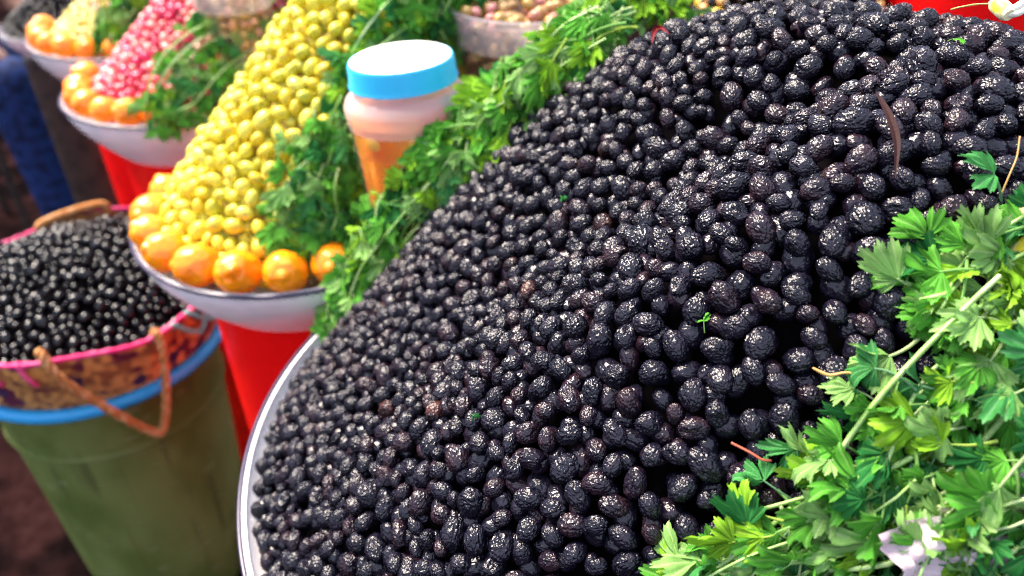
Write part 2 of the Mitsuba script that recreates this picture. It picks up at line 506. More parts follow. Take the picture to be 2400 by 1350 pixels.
def flank(m, ths, ss, lift):
    th, s = np.radians(ths), np.asarray(ss, float)
    n = m.normal(th, s)
    return list(m.point(th, s) + n * lift), list(n)


PAR = 'parsley bunches between the heaps'
# valley between the black and the yellow heap, along the far left flank of the black one
GW = np.array([.42, .03, .22, .27, .06])
C, N = beside(black, [(785, 775), (842, 695), (898, 605), (978, 500), (1068, 400), (1130, 340)], .03)
C[0] = C[0] + np.array([.01, -.02, 0])
bunch('parsley bunch trailing from beside the jar down to the big bowl edge', C, N, 215, 10, [.020, .040, .055, .060, .055], [.02, .05, .06, .06], (.026, .042), 11, droop=.5, spread=1.2, tilt=.32, weights=GW)
C, N = beside(black, [(1075, 400), (1160, 322), (1250, 245), (1350, 165), (1450, 85)], .03)
bunch('stemmy parsley bunch lying along the black heap from its crest to the jar', C, N, 215, 14, [.045, .056, .056, .048], [.05, .06, .06, .05], (.026, .042), 18, droop=.5, spread=1.2, tilt=.32, weights=GW)
# over the right side of the yellow olives, in front of the jar
C, N = on(yellow, [(735, 585), (738, 520), (755, 440), (798, 350), (838, 275)], .010)
bunch('parsley hanging over the yellow olives just left of the capped jar', C, N, 170, 6, [.030, .055, .06, .05], [.02, .045, .05], (.026, .042), 12, droop=.6)
C, N = on(yellow, [(838, 268), (868, 170), (930, 78), (1000, 5), (1070, -60)], .012)
bunch('parsley bunch behind the blue lid, up the right side of the yellow olives', C, N, 190, 7, [.028, .042, .062, .08], [.02, .04], (.026, .042), 13, droop=.4)
# between the yellow and the pink heap
C, N = on(pink, [(395, 320), (440, 240), (505, 165), (590, 85), (690, -10)], .05)
bunch('blurred parsley between the pink olives and the yellow olives', C, N, 240, 6, [.045, .07, .08, .09], [.03, .06], (.022, .034), 14, droop=.4)
C, N = on(pale, [(262, 120), (288, 75), (318, 25), (350, -35)], .02)
bunch('blurred parsley between the pale green olives and the pink olives', C, N, 110, 4, [.03, .05, .06], [.02, .05], (.024, .036), 15, droop=.3)
C, N = flank(pale, [196, 200, 203, 205], [.86, .72, .58, .4], .03)
bunch('pale parsley tuft between the dark grey olives and the pale green olives', C, N, 50, 2, [.02, .03], [.02, .03], (.022, .032), 16, droop=.3, weights=np.array([.3, .05, .3, .3, .05]))
# beyond the crest of the black heap, beside the plastic tub
C = [at(1395, 70, .92), at(1470, 25, .95), at(1560, -5, .98), at(1660, -45, 1.02)]
bunch('bright yellow green parsley behind the crest of the black olives, right of the tub', C, [np.array([-.2, -.5, .8])] * 4, 110, 4, [.03, .045], [.03, .05], (.022, .034), 17, droop=.2, weights=np.array([.35, .1, .35, .15, .05]))
# near right: the bunches that lie on the front of the black heap
GR_R = 'parsley bunches nearest the camera'
FRONT_W = np.array([.42, .08, .13, .23, .14])
C, N = on(black, [(1612, 1408), (1780, 1312), (1985, 1190), (2195, 1015), (2420, 800)], .006)
bunch('near parsley bunch with pale stems running across the lower right of the black olives', C, N, 235, 18, [.022, .038, .052, .06], [.010, .024, .028, .03], (.018, .031), 21, droop=.25, spread=1.2, upright=.2, stem_r=.0012, group=GR_R, weights=FRONT_W)
C, N = on(black, [(2170, 745), (2245, 690), (2335, 620), (2450, 560)], .006)
bunch('loose parsley sprigs reaching left over the black olives at the right edge', C, N, 48, 5, [.028, .048], [.010, .02], (.021, .031), 22, droop=.1, spread=1.4, stem_r=.0012, group=GR_R, tilt=.3)
C, N = on(black, [(2090, 1330), (2190, 1210), (2320, 1080), (2480, 930)], .030)
bunch('drooping parsley bunch hanging over the crumpled white paper at lower right', C, N, 70, 6, [.04, .045, .05], [.02, .03], (.020, .034), 23, droop=.8, spread=1.2, stem_r=.0012, group=GR_R)

# ------------------------------------------------------------------ olives
ASPECT = []


def olive_mesh(r, wrinkled, sub):
    m = trimesh.creation.icosphere(subdivisions=sub)
    u = m.vertices.copy()
    ax = np.array([1.0, r.uniform(.66, .78), r.uniform(.66, .76)])
    if not wrinkled:
        v = u * ax * (1 + .05 * (meshkit.fbm(u * 1.6 + r.uniform(0, 50, 3), 2)[:, None] - .5))
        return trimesh.Trimesh(v, m.faces, process=False)
    ax = np.array([1.0, r.uniform(.68, .84), r.uniform(.66, .82)])
    o = r.uniform(0, 50, 3)
    low = meshkit.fbm(u * 1.5 + o, 3) - .5
    warp = np.stack([meshkit.fbm(u * 1.9 + o + 11 * k, 2) for k in (1, 2, 3)], 1) - .5
    q = u * np.array([r.uniform(2.2, 3.8), r.uniform(5.6, 7.2), r.uniform(5.6, 7.2)]) + warp * r.uniform(4.5, 7.0) + o
    fold = np.abs(2 * meshkit.noise(q, 1) - 1)
    fold2 = np.abs(2 * meshkit.noise(q * 1.9 + 7, 2) - 1)
    ASPECT.append(ax[1:].mean())
    d = .15 * low - .080 * np.exp(-(fold / .26) ** 2) - .050 * np.exp(-(fold2 / .32) ** 2) + .035 * fold
    crushed = r.random() < .3
    for _ in range(2 + crushed):
        c = unit(r.normal(size=3))
        d -= r.uniform(.0, .30 if crushed else .11) * np.exp(-((1 - u @ c) / r.uniform(.10, .35)) ** 2)
    return trimesh.Trimesh(u * ax * (1.06 + d)[:, None], m.faces, process=False)


def group_of(k, mesh, bsdf, smooth=True):
    scene[k] = {'type': 'shapegroup', 'olive': mikit.ply(mesh, bsdf, smooth=smooth)}
    return k


_r = np.random.default_rng(5)
tints = ['olive_black'] * 11 + ['olive_plum'] * 7 + ['olive_brown'] * 2
WR_HI = [group_of(f'wrinkled_near_{i}', olive_mesh(_r, True, 4), tints[i]) for i in range(20)]
WR_LO = [group_of(f'wrinkled_far_{i}', olive_mesh(_r, True, 3), tints[i]) for i in range(0, 18, 3)]
HI_TINT = dict(zip(WR_HI, tints))
YE = [group_of(f'smooth_yellow_{i}', olive_mesh(_r, False, 3), f'olive_yellow_{i % 4}') for i in range(8)]


def pitted(r):
    m = olive_mesh(r, False, 3)
    v = m.vertices.copy()
    rad = np.hypot(v[:, 1], v[:, 2])
    w = np.exp(-(rad / .24) ** 4) * (v[:, 0] > 0)
    v[:, 0] -= .55 * w * v[:, 0]
    return trimesh.Trimesh(v, m.faces, process=False)


YE += [group_of('pitted_yellow', pitted(_r), 'olive_yellow_2')]
PI = [group_of(f'smooth_pink_{i}', olive_mesh(_r, False, 2), f'olive_pink_{i}') for i in range(5)]
PA = [group_of(f'smooth_pale_{i}', olive_mesh(_r, False, 2), f'olive_pale_{i}') for i in range(4)]
BL = [group_of(f'smooth_dark_{i}', olive_mesh(_r, False, 3), ['olive_gloss', 'olive_gloss', 'olive_gloss'][i]) for i in range(3)]


def placed(p, n, size, r, tilt=25):
    a = unit(np.cross(n, [0.3, 0.2, 1.0]))
    b = np.cross(n, a)
    w = r.uniform(0, 2 * np.pi)
    x = unit(math.cos(w) * a + math.sin(w) * b + math.tan(math.radians(np.clip(r.normal(0, tilt), -70, 70))) * n)
    y = unit(np.cross(n, x))
    z = np.cross(x, y)
    f = r.uniform(0, 2 * np.pi)
    y, z = math.cos(f) * y + math.sin(f) * z, -math.sin(f) * y + math.cos(f) * z
    M = np.eye(4)
    M[:3, 0], M[:3, 1], M[:3, 2], M[:3, 3] = x * size, y * size, z * size, p
    return T(M)


def inst(g, tw):
    return {'type': 'instance', 'to_world': tw, 'group': {'type': 'ref', 'id': g}}


def visible_order(p, n, size):
    """Indices of the pieces that show, largest in the picture first."""
    q = frame_px(p)
    ok = (q[:, 0] > 8) & (q[:, 0] < 2392) & (q[:, 1] > 8) & (q[:, 1] < 1342) & (q[:, 2] > .1)
    ok &= (unit(EYE - p) * n).sum(1) > .12
    if leaf_centres:
        c = np.array([x for x, _ in leaf_centres])
        cq = frame_px(c)
        tree = cKDTree(cq[:, :2])
        for i in np.flatnonzero(ok):
            near = tree.query_ball_point(q[i, :2], 34 / max(q[i, 2], .3) ** .7)
            if sum(cq[j, 2] < q[i, 2] + .01 for j in near) >= 2:
                ok[i] = False
    idx = np.flatnonzero(ok)
    return idx[np.argsort(-size[idx] / q[idx, 2])]


def heap(m, size_fn, spacing, seed, stuff_label, cat, stuff_name, individuals, shapes, weights, core, core_drop, n_ind, second=None, lowres=None, jitter=.12, tilt=25, smax=1.0, off=0.0):
    r = np.random.default_rng(seed)
    p, n, size = m.scatter(size_fn, spacing, r, smax=smax)
    p = p + n * (off + size * r.normal(0, jitter, len(p)))[:, None]
    order = visible_order(p, n, size)[:n_ind]
    mine = set(order.tolist())
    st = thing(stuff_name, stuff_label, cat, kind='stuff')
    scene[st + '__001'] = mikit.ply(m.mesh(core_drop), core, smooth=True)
    cnt = 2
    q = frame_px(p)
    for i in range(len(p)):
        g = shapes[r.choice(len(shapes), p=weights)]
        tw = placed(p[i], n[i], size[i], r, tilt)
        if i in mine:
            nm, lab, grp = individuals(g, p[i])
            k = thing(nm, lab, 'olive', grp)
            scene[k] = inst(g, tw)
        else:
            seen = -150 < q[i, 0] < 2550 and -150 < q[i, 1] < 1500 and n[i] @ unit(EYE - p[i]) > -.4
            if lowres and not seen:
                g = lowres[int(r.integers(len(lowres)))]
            scene[f'{st}__{cnt:03d}'] = inst(g, tw)
            cnt += 1
    if second:
        p, n, size = m.scatter(size_fn, spacing * .92, np.random.default_rng(seed + 1), smax=smax)
        p = p - n * (size * second)[:, None] + n * (off)
        for i in range(len(p)):
            if n[i] @ unit(EYE - p[i]) < -.2:
                continue
            scene[f'{st}__{cnt:03d}'] = inst((lowres or shapes)[int(r.integers(len(lowres or shapes)))], placed(p[i], n[i], size[i], r, tilt))
            cnt += 1
    return st


def zone_black(p):
    """Where on the black heap an olive lies, named by what is next to it."""
    d = lambda m: np.linalg.norm(p - m)
    if d(LEAFLET) < .055:
        return 'close to the dried dark red leaf'
    if d(STRAW) < .05:
        return 'by the thin straw above the near parsley'
    if d(TWIG) < .05:
        return 'by the reddish twig'
    near = min(((np.linalg.norm(p - c) - .5 * sz), c[0]) for c, sz in leaf_centres)
    if near[0] < .022:
        return 'beside the near parsley' if p[0] > .02 else 'beside the parsley along the left flank'
    if BR - np.hypot(*(p[:2] - BC)) < .085:
        return 'low down by the white bowl edge'
    if p[2] > H - .225:
        return 'up near the crest of the heap'
    if p[0] < -.06:
        return 'on the left slope of the heap'
    if p[2] > H - .30:
        return 'on the upper face of the heap'
    return 'on the middle face of the heap'


LEAFLET, STRAW, TWIG = (black.hit(*q_)[0] for q_ in ((2080, 340), (1960, 876), (1755, 1056)))
LONG = {g: olive_aspect for g, olive_aspect in zip(WR_HI, ASPECT)}


def black_ind(g, p):
    t = {'olive_brown': 'reddish brown', 'olive_plum': 'purplish plum black', 'olive_black': 'jet black'}[HI_TINT[g]]
    form = 'slender' if LONG[g] < .75 else 'plump'
    z_ = zone_black(p)
    return 'black_olive', f'{t} {form} wrinkled olive {z_}', f'{t} {form} olives {z_}'


def yellow_ind(g, p):
    q_ = frame_px(p)
    z_ = 'just above the border of lemons' if p[2] < YZ + .07 else 'on the lower slope' if p[2] < YZ + .17 else 'halfway up the slope' if p[2] < YZ + .27 else 'high on the slope'
    if min(np.linalg.norm(p - c) for c, _ in leaf_centres) < .03:
        z_ += ' by parsley'
    kind = {'pitted_yellow': 'pitted'}.get(g) or ['yellow', 'pale', 'greenish', 'golden'][int(g[-1]) % 4]
    return 'yellow_olive', f'{kind} olive {z_}, left of the jar', f'{kind} olives {z_} of the yellow heap'


def pink_ind(g, p):
    z_ = 'low by the lemons' if p[2] < PZ + .08 else 'midway up' if p[2] < PZ + .18 else 'high up'
    kind = ['rose pink', 'salmon pink', 'crimson', 'pale pink', 'dark crimson'][int(g[-1])]
    return 'pink_olive', f'{kind} olive {z_} on the blurred heap left of the yellow olives', f'{kind} olives {z_} on the pink heap'


heap(black, lambda n, r: .0100 * np.clip(r.normal(1, .13, n), .66, 1.32), 1.66, 31, 'smaller and farther wrinkled black olives that fill the big near heap', 'olives', 'black_olive_heap', black_ind,
     WR_HI, np.array([1.0] * 11 + [.65] * 7 + [.1] * 2) / (11 + 4.55 + .2), 'olive_core', .020, 300, second=.78, lowres=WR_LO, jitter=.07, tilt=22)
heap(yellow, lambda n, r: .0134 * np.clip(r.normal(1, .1, n), .75, 1.25), 1.56, 41, 'remaining yellow green olives of the heap behind the row of preserved lemons', 'olives', 'yellow_olive_heap',
     yellow_ind,
     YE, np.array([1.0] * 8 + [.5]) / 8.5, 'yellow_core', .016, 300, second=1.1, jitter=.15)
heap(pink, lambda n, r: .0112 * np.clip(r.normal(1, .12, n), .7, 1.3), 1.56, 51, 'remaining pink olives of the heap between yellow and pale green ones', 'olives', 'pink_olive_heap',
     pink_ind,
     PI, np.array([.27, .23, .2, .18, .12]), 'pink_core', .014, 180, second=1.1)
heap(pale, lambda n, r: .0105 * np.clip(r.normal(1, .12, n), .7, 1.3), 1.6, 61, 'blurred heap of pale yellow green olives behind the pink olives', 'olives', 'pale_olive_heap', None,
     PA, np.array([.36, .34, .22, .08]), 'yellow_core', .014, 0)
heap(dark, lambda n, r: .0105 * np.clip(r.normal(1, .12, n), .7, 1.3), 1.6, 71, 'blurred heap of dark grey olives in the farthest dish at upper left', 'olives', 'grey_olive_heap', None,
     BL, np.array([.3, .4, .3]), 'olive_core', .014, 0)

# ------------------------------------------------------------------ preserved lemons along the rims
def lemon_mesh(r, nub=.2):
    m = trimesh.creation.icosphere(subdivisions=4)
    u = m.vertices.copy()
    rad = np.hypot(u[:, 1], u[:, 2])
    x = u[:, 0] * r.uniform(.98, 1.08)
    f = np.exp(-(rad / .24) ** 2)
    x += np.where(u[:, 0] > 0, nub * f - .05 * np.exp(-((rad - .36) / .10) ** 2), -.05 * f)
    v = np.stack([x, u[:, 1] * .96, u[:, 2] * .93], 1)
    v *= 1 + .16 * (meshkit.fbm(u * 1.8 + r.uniform(0, 50, 3), 3)[:, None] - .5)
    return trimesh.Trimesh(v, m.faces, process=False)


ORD = ['first', 'second', 'third', 'fourth', 'fifth', 'sixth', 'seventh', 'eighth', 'ninth', 'tenth', 'eleventh', 'twelfth']


def lemon_ring(c, rad, z, angles, r, size, who, seed, deep=(), faces=None, skip_first=''):
    r = np.random.default_rng(seed)
    for i, a in enumerate(angles):
        th = math.radians(a)
        s = size * r.uniform(.93, 1.08)
        p = np.array([c[0] + rad * math.cos(th), c[1] + rad * math.sin(th), z + s * .72])
        out = np.array([math.cos(th), math.sin(th), 0])
        d = (faces or {}).get(i)
        x = unit(np.array(d)) if d is not None else unit(out * r.uniform(-.2, 1) + r.normal(0, .6, 3) + [0, 0, .25])
        y = unit(np.cross([0, 0, 1.0], x) + 1e-6)
        M = np.eye(4)
        M[:3, 0], M[:3, 1], M[:3, 2], M[:3, 3] = x * s, y * s, np.cross(x, y) * s, p
        k = thing('preserved_lemon', f'{ORD[i]} orange yellow preserved lemon from the left in the border of the {who}', 'lemon', f'preserved lemons bordering the {who}')
        scene[k] = {**mikit.ply(lemon_mesh(r, r.uniform(.07, .17)), 'lemon_peel_deep' if i in deep else 'lemon_peel', smooth=True), 'to_world': T(M)}


lemon_ring(YC, YR - .031, YZ - .004, [172, 191, 209, 227, 245, 263, 281, 299, 317], None, .0300, 'yellow olives', 81, deep=(2, 6, 7, 8),
           faces={3: (-.6, -.4, .4), 4: (-.9, -.3, .2), 5: (.1, -.75, .55), 6: (.15, -.85, .35), 7: (.1, -.9, .3)})
lemon_ring(PC, PR - .036, PZ - .004, [178, 196, 213, 229, 245, 261, 278], None, .0285, 'pink olives', 82, faces={0: (-.6, -.3, .5)})
lemon_ring(GC, GR - .036, GZ - .004, [185, 201, 217, 233, 250, 267, 284], None, .0285, 'pale green olives', 83)

# ------------------------------------------------------------------ capped jar of preserved lemons
scene['clear_plastic'] = {'type': 'blendbsdf', 'weight': .035, 'a': {'type': 'thindielectric', 'int_ior': 1.45}, 'b': {'type': 'twosided', 'bsdf': {'type': 'diffuse', 'reflectance': rgb(.86, .82, .82)}}}
scene['milky_plastic'] = {'type': 'blendbsdf', 'weight': .48, 'a': {'type': 'thindielectric', 'int_ior': 1.45}, 'b': {'type': 'principledthin', 'base_color': rgb(.86, .80, .82), 'roughness': .35, 'eta': 1.5, 'diff_trans': 1.0, 'spec_trans': 0.0}}
scene['tub_plastic'] = {**scene['milky_plastic'], 'weight': .42}
scene['lid_blue'] = pbsdf((.03, .50, .82), .4, .5)
scene['lid_white'] = pbsdf((.86, .85, .83), .5, .4)
scene['brine_orange'] = pbsdf(mottled((.90, .24, .002), (.85, .10, .001), 22), .2, .4, .2)
scene['brine_lemon'] = pbsdf((.90, .46, .05), .25, .5, .3)


def put(profile, c, n=96, tilt=(0, 0)):
    """A turned piece at c, leaning by tilt = turns about y and x in radians."""
    v, f = lathe(profile, n)
    ca, sa, cb, sb = math.cos(tilt[0]), math.sin(tilt[0]), math.cos(tilt[1]), math.sin(tilt[1])
    v = v @ np.array([[ca, 0, -sa], [0, 1, 0], [sa, 0, ca]]).T @ np.array([[1, 0, 0], [0, cb, -sb], [0, sb, cb]]).T
    return v + np.asarray(c), f


JC = at(937, 128, .945)
JT = JC[2]
k = thing('lidded_jar', 'clear plastic jar of orange preserved lemons with white and light blue lid', 'jar')
jx = np.array([JC[0], JC[1], JT])
tl = (.075, -.02)
part(k, 'lid', mikit.ply(put([[0.058, -.004], [.0625, -.003], [.0645, -.006], [.0655, -.026], [.067, -.028], [.067, -.031], [.061, -.031], [.059, -.01]], jx, tilt=tl), 'lid_blue', smooth=40), 'light blue lid skirt')
part(k + '__lid', 'top', mikit.ply(put([[0, .0005], [.050, .0005], [.0545, -.0012], [.0575, -.0010], [.0612, -.0030]], jx, tilt=tl), 'lid_white', smooth=40), 'white top of the lid')
part(k, 'neck', mikit.ply(put([[.0605, -.029], [.0625, -.038], [.066, -.042], [.0740, -.047], [.0775, -.055], [.0775, -.064], [.0755, -.070], [.0765, -.073], [.0755, -.079]], jx, tilt=tl), 'milky_plastic', smooth=40), 'cloudy ringed shoulder')
part(k, 'wall', mikit.ply(put([[.0755, -.079], [.0748, -.088], [.0735, -.104], [.0750, -.107], [.0750, -.110], [.0728, -.114], [.0705, -.17], [.068, -.225], [.060, -.235], [0, -.235]], jx, tilt=tl), 'clear_plastic', smooth=40))
v, f = put([[0, -.056], [.060, -.058], [.0715, -.070], [.0715, -.082], [.0705, -.10], [.0695, -.112], [.0675, -.17], [.065, -.225], [0, -.230]], jx, 128, tl)
part(k, 'brine', mikit.ply((v, f), 'brine_orange', smooth=40), 'orange brine')
for a, dz in ((-75, -.083), (-25, -.088), (-125, -.09)):
    th = math.radians(a)
    m = trimesh.creation.icosphere(subdivisions=3)
    part(k, 'lemon', mikit.ply(trimesh.Trimesh(m.vertices * [.024, .024, .019] + jx + [.050 * math.cos(th) - dz * tl[0], .050 * math.sin(th) - dz * tl[1], dz - .046 * math.cos(th) * tl[0]], m.faces, process=False), 'brine_lemon', smooth=True))


# ------------------------------------------------------------------ tubs of olives
def tub(label, c, r, h, wall_mat, n, seed, taper=.80):
    k = thing('plastic_tub', label, 'tub', 'translucent tubs of olives between the heaps')
    prof = [[r * taper, -h], [r * .985, -.012], [r, -.012], [r * 1.03, -.008], [r * 1.03, 0], [r * .985, .001]]
    part(k, 'wall', mikit.ply(put([[0, -h], [r * taper, -h], [r * .955, -.052]], c), 'clear_plastic', smooth=30))
    part(k, 'rim', mikit.ply(put([[r * .955, -.052], [r * .975, -.05], [r * .985, -.012], [r * 1.02, -.010], [r * 1.03, -.002], [r * 1.015, .001], [r * .985, -.002]], c), 'tub_plastic', smooth=30), 'milky band below the edge')
    R = np.random.default_rng(seed)
    st = thing('tub_olives', f'brownish pink olives packed inside the {label.split(" standing")[0]}', 'olives', kind='stuff')
    scene[st + '__001'] = mikit.ply(put([[0, -h + .004], [r * taper - .018, -h + .004], [r * .95 - .018, -.03], [0, -.02]], c), 'tub_core', smooth=30)
    cnt = 2
    pts = []
    for i in range(n * 6):
        if R.random() < .25:
            q, a = r * .9 * math.sqrt(R.random()), R.uniform(0, 2 * np.pi)
            p = np.array([q * math.cos(a), q * math.sin(a), -.012 + R.uniform(-.006, .012)])
            nn = np.array([0, 0, 1.0])
        else:
            z, a = R.uniform(-h + .01, -.015), R.uniform(0, 2 * np.pi)
            rr = r * (taper + (.985 - taper) * (z + h) / h) - .0125
            p, nn = np.array([rr * math.cos(a), rr * math.sin(a), z]), np.array([math.cos(a), math.sin(a), 0])
        if all(((p - x) ** 2).sum() > .0155 ** 2 for x in pts):
            pts.append(p)
            scene[f'{st}__{cnt:03d}'] = inst(TUB[int(R.integers(len(TUB)))], placed(p + c, nn, .0105 * R.uniform(.85, 1.1), R, 15))
            cnt += 1


TB = [(.42, .17, .11), (.40, .24, .08), (.36, .22, .05), (.48, .20, .18)]
for i, c in enumerate(TB):
    scene[f'olive_tub_{i}'] = pbsdf(c, .25, .5, .2)
scene['tub_core'] = pbsdf((.14, .06, .02), .5)
TUB = [group_of(f'smooth_tub_{i}', pitted(_r) if i == 2 else olive_mesh(_r, False, 3), f'olive_tub_{i}') for i in range(4)]
tub('translucent plastic tub of brownish olives standing behind the blue lidded jar', at(1228, 2, 1.16), .112, .19, None, 200, 91)
tub('small translucent tub of brown olives standing between pink and yellow heaps', at(535, -52, 1.50), .075, .28, None, 130, 92)

# ------------------------------------------------------------------ basket of small black olives in the green barrel
KC = np.array([-.838, 1.264])
KZ = H - .85
def barrel_col(p, n, uv):
    a = mikit.fbm(p.x * 8, p.y * 8, p.z * 5, 3)
    streak = mikit.fbm(p.x * 55, p.y * 55, p.z * 4, 2)
    c = mikit.mix((.062, .095, .016), (.125, .165, .045), mikit.smoothstep(.3, .7, a))
    c = mikit.mix(c, (.040, .050, .014), mikit.smoothstep(.58, .82, streak) * .6)
    scuff = mikit.smoothstep(.70, .80, mikit.fbm(p.x * 26, p.y * 26, p.z * 70, 3))
    return mikit.mix(c, (.22, .25, .14), scuff * .5)


scene['barrel_green'] = pbsdf(mikit.proc(barrel_col), .5, .4, twosided=True)
scene['barrel_blue'] = pbsdf((.012, .30, .62), .3, .5)


def weave(p, n, uv):
    a = mikit.noise(uv.x * 150, uv.y * 16, 2)
    b = mikit.noise(uv.x * 60, uv.y * 7, 9)
    c = mikit.mix((.50, .25, .07), (.22, .085, .03), mikit.smoothstep(.35, .7, a))
    c = mikit.mix(c, (.09, .012, .03), mikit.smoothstep(.68, .78, b))
    return mikit.mix(c, (.03, .015, .06), mikit.smoothstep(.76, .82, mikit.noise(uv.x * 46, uv.y * 6, 31)))


scene['basket_weave'] = pbsdf(mikit.proc(weave), .7, .3, twosided=True)
scene['binding_pink'] = pbsdf(mottled((.62, .02, .14), (.72, .10, .26), 40), .6, .3)
scene['rope_brown'] = pbsdf(mottled((.34, .13, .035), (.46, .24, .10), 70), .75, .2)
scene['thread_teal'] = pbsdf((.10, .42, .38), .7, .2)
k = thing('barrel', 'green plastic barrel with light blue rim holding the basket of olives', 'barrel')
bz = H - .98
BR_ = .242
prof = [[0, .002], [.172, .002], [.180, .01], [.190, .12], [.211, bz - .150], [.218, bz - .142], [.213, bz - .13], [.226, bz - .015], [.232, bz], [.226, bz], [.205, bz - .13], [.17, .03], [0, .02]]
v, f = lathe(prof, 128)
a = np.arctan2(v[:, 1], v[:, 0])
dent = 1 - .028 * np.exp(-((np.mod(a + math.radians(82), 2 * np.pi) - np.pi) / .05) ** 2) * (v[:, 2] < bz - .15) - .012 * np.exp(-((np.mod(a + math.radians(102), 2 * np.pi) - np.pi) / .03) ** 2) * (np.abs(v[:, 2] - .25) < .1)
v[:, :2] = v[:, :2] * dent[:, None] + KC
part(k, 'body', mikit.ply((v, f), 'barrel_green', smooth=40))
a = np.linspace(0, 2 * np.pi, 160, endpoint=False)
part(k, 'rim', mikit.ply(tube(np.stack([KC[0] + BR_ * np.cos(a), KC[1] + BR_ * np.sin(a), bz + 0 * a], 1), .0125, 14, True), 'barrel_blue', smooth=True), 'light blue rolled rim')

k = thing('basket', 'woven basket with magenta bound edge and rope handles, full of small olives', 'basket')
nt, nz = 260, 14
aa, zz = np.meshgrid(np.linspace(0, 2 * np.pi, nt), np.linspace(0, 1, nz), indexing='ij')
wob = lambda a: .006 * np.sin(5 * a + 1) + .004 * np.sin(9 * a + 2)
kr = .222 + (.268 - .222) * zz ** .8 + .0022 * np.sin(aa * 64 + np.pi * np.round(zz * (nz - 1))) + wob(aa) * zz
vv = np.stack([KC[0] + kr * np.cos(aa), KC[1] + kr * np.sin(aa), KZ - .15 + .15 * zz + .012 * zz * np.sin(4 * aa + .6)], -1).reshape(-1, 3)
i, j = np.meshgrid(np.arange(nt - 1), np.arange(nz - 1), indexing='ij')
q = lambda i, j: i * nz + j
wall = to_mesh((vv, np.stack([q(i, j), q(i + 1, j), q(i + 1, j + 1), q(i, j + 1)], -1).reshape(-1, 4)))
part(k, 'side', mikit.ply(wall, 'basket_weave', smooth=True, uv=np.stack([aa.ravel() / (2 * np.pi), zz.ravel()], 1)), 'brown and purple woven side')
a = np.linspace(0, 2 * np.pi, 220, endpoint=False)
edge = lambda a, d=0.: np.stack([KC[0] + (.268 + d + wob(a)) * np.cos(a), KC[1] + (.268 + d + wob(a)) * np.sin(a), KZ + .012 * np.sin(4 * a + .6)], -1)
part(k, 'binding', mikit.ply(tube(edge(a) + [0, 0, .002], .0048 + .0010 * np.sin(a * 70), 8, True), 'binding_pink', smooth=True), 'magenta bound edge')


def rope(pts, r, n=70):
    c = bez(pts, n)
    out = []
    for o in (0, 2.1, 4.2):
        w = np.arange(len(c)) * .75 + o
        tan = unit(np.gradient(c, axis=0))
        x = unit(np.cross(tan, [.3, .2, 1]))
        y = np.cross(tan, x)
        out.append(tube(c + r * .55 * (np.cos(w)[:, None] * x + np.sin(w)[:, None] * y), r * .62, 6))
    return trimesh.util.concatenate(out)


def on_edge(deg, out=.0, dz=0.):
    return edge(np.radians(np.array([deg])), out)[0] + [0, 0, dz]


A1, A2 = 285, 322
part(k, 'handle', mikit.ply(rope([on_edge(A1, -.012, -.01), on_edge(A1, .004, .026), on_edge(A1 + 4, .022, -.02), on_edge(A1 + 14, .030, -.10), on_edge(A1 + 23, .032, -.165), on_edge(A1 + 27, .032, -.170), on_edge(A2 - 5, .026, -.10), on_edge(A2 - 1, .018, -.02), on_edge(A2, .003, .012), on_edge(A2, -.012, -.01)], .0075, 90), 'rope_brown', smooth=True), 'brown rope handle hanging over the rim')
part(k, 'handle', mikit.ply(rope([on_edge(100, -.01, -.02), on_edge(101, .0, .010), on_edge(108, -.008, .016), on_edge(122, -.01, .014), on_edge(130, -.002, .008), on_edge(131, .01, -.02)], .009), 'rope_brown', smooth=True), 'rope handle at the far side')
part(k, 'handle', mikit.ply(rope([on_edge(243, .012, -.02), on_edge(244, .004, .012), on_edge(250, .0, .022), on_edge(256, .004, .012), on_edge(257, .012, -.02)], .011), 'rope_brown', smooth=True), 'rope handle end at the near left')
for d in (262, 276):
    part(k, 'lacing', mikit.ply(tube(bez([on_edge(d, -.008, 0), on_edge(d + .5, .004, .006), on_edge(d + 1.5, .004, -.02), on_edge(d + 3, -.003, -.045)], 14), .0045, 6), 'binding_pink', smooth=True))
for d, e in ((338, 350), (330, 342), (349, 341)):
    part(k, 'lacing', mikit.ply(tube(bez([on_edge(d, -.006, -.012), on_edge(d, .003, .004), on_edge((d + e) / 2, .008, -.03), on_edge(e, .004, -.055)], 16), .0042, 6), 'thread_teal', smooth=True), 'teal thread lacing')
part(k, 'lacing', mikit.ply(tube(bez([on_edge(258, -.006, -.01), on_edge(258.5, .006, .006), on_edge(259, .006, -.02)], 14), .0042, 6), 'thread_teal', smooth=True), 'teal thread lacing')
basket_m = Mound((KC[0] + .01, KC[1] + .03, KZ + .062), disc(KC, .256), KZ - .012, lambda th: 1.7 + 0 * np.asarray(th), .1)
heap(basket_m, lambda n, r: .0112 * np.clip(r.normal(1, .2, n), .6, 1.4), 1.6, 95, 'small shiny black olives filling the woven basket at left', 'olives', 'basket_olives', None,
     BL, np.array([.34, .33, .33]), 'olive_core', .008, 0, jitter=.3)

# ------------------------------------------------------------------ small things on the black heap
scene['dry_leaf_red'] = pbsdf((.022, .006, .006), .6, .2, twosided=True)
scene['straw_pale'] = pbsdf((.50, .30, .10), .5, .4)
scene['straw_red'] = pbsdf((.38, .09, .05), .5, .4)
scene['stalk_yellow'] = pbsdf(mottled((.70, .55, .03), (.76, .70, .42), 120), .45, .4)
scene['stalk_white'] = pbsdf((.74, .74, .62), .45, .4)
scene['peel_tan'] = pbsdf((.66, .44, .26), .5, .4)
scene['chili_red'] = pbsdf((.12, .005, .005), .25, .5, twosided=True)
scene['paper_white'] = pbsdf(mottled((.56, .45, .47), (.48, .37, .39), 30), .5, .4, twosided=True)


def surf(u, v, lift):
    p, n = black.hit(u, v)
    return p + n * lift


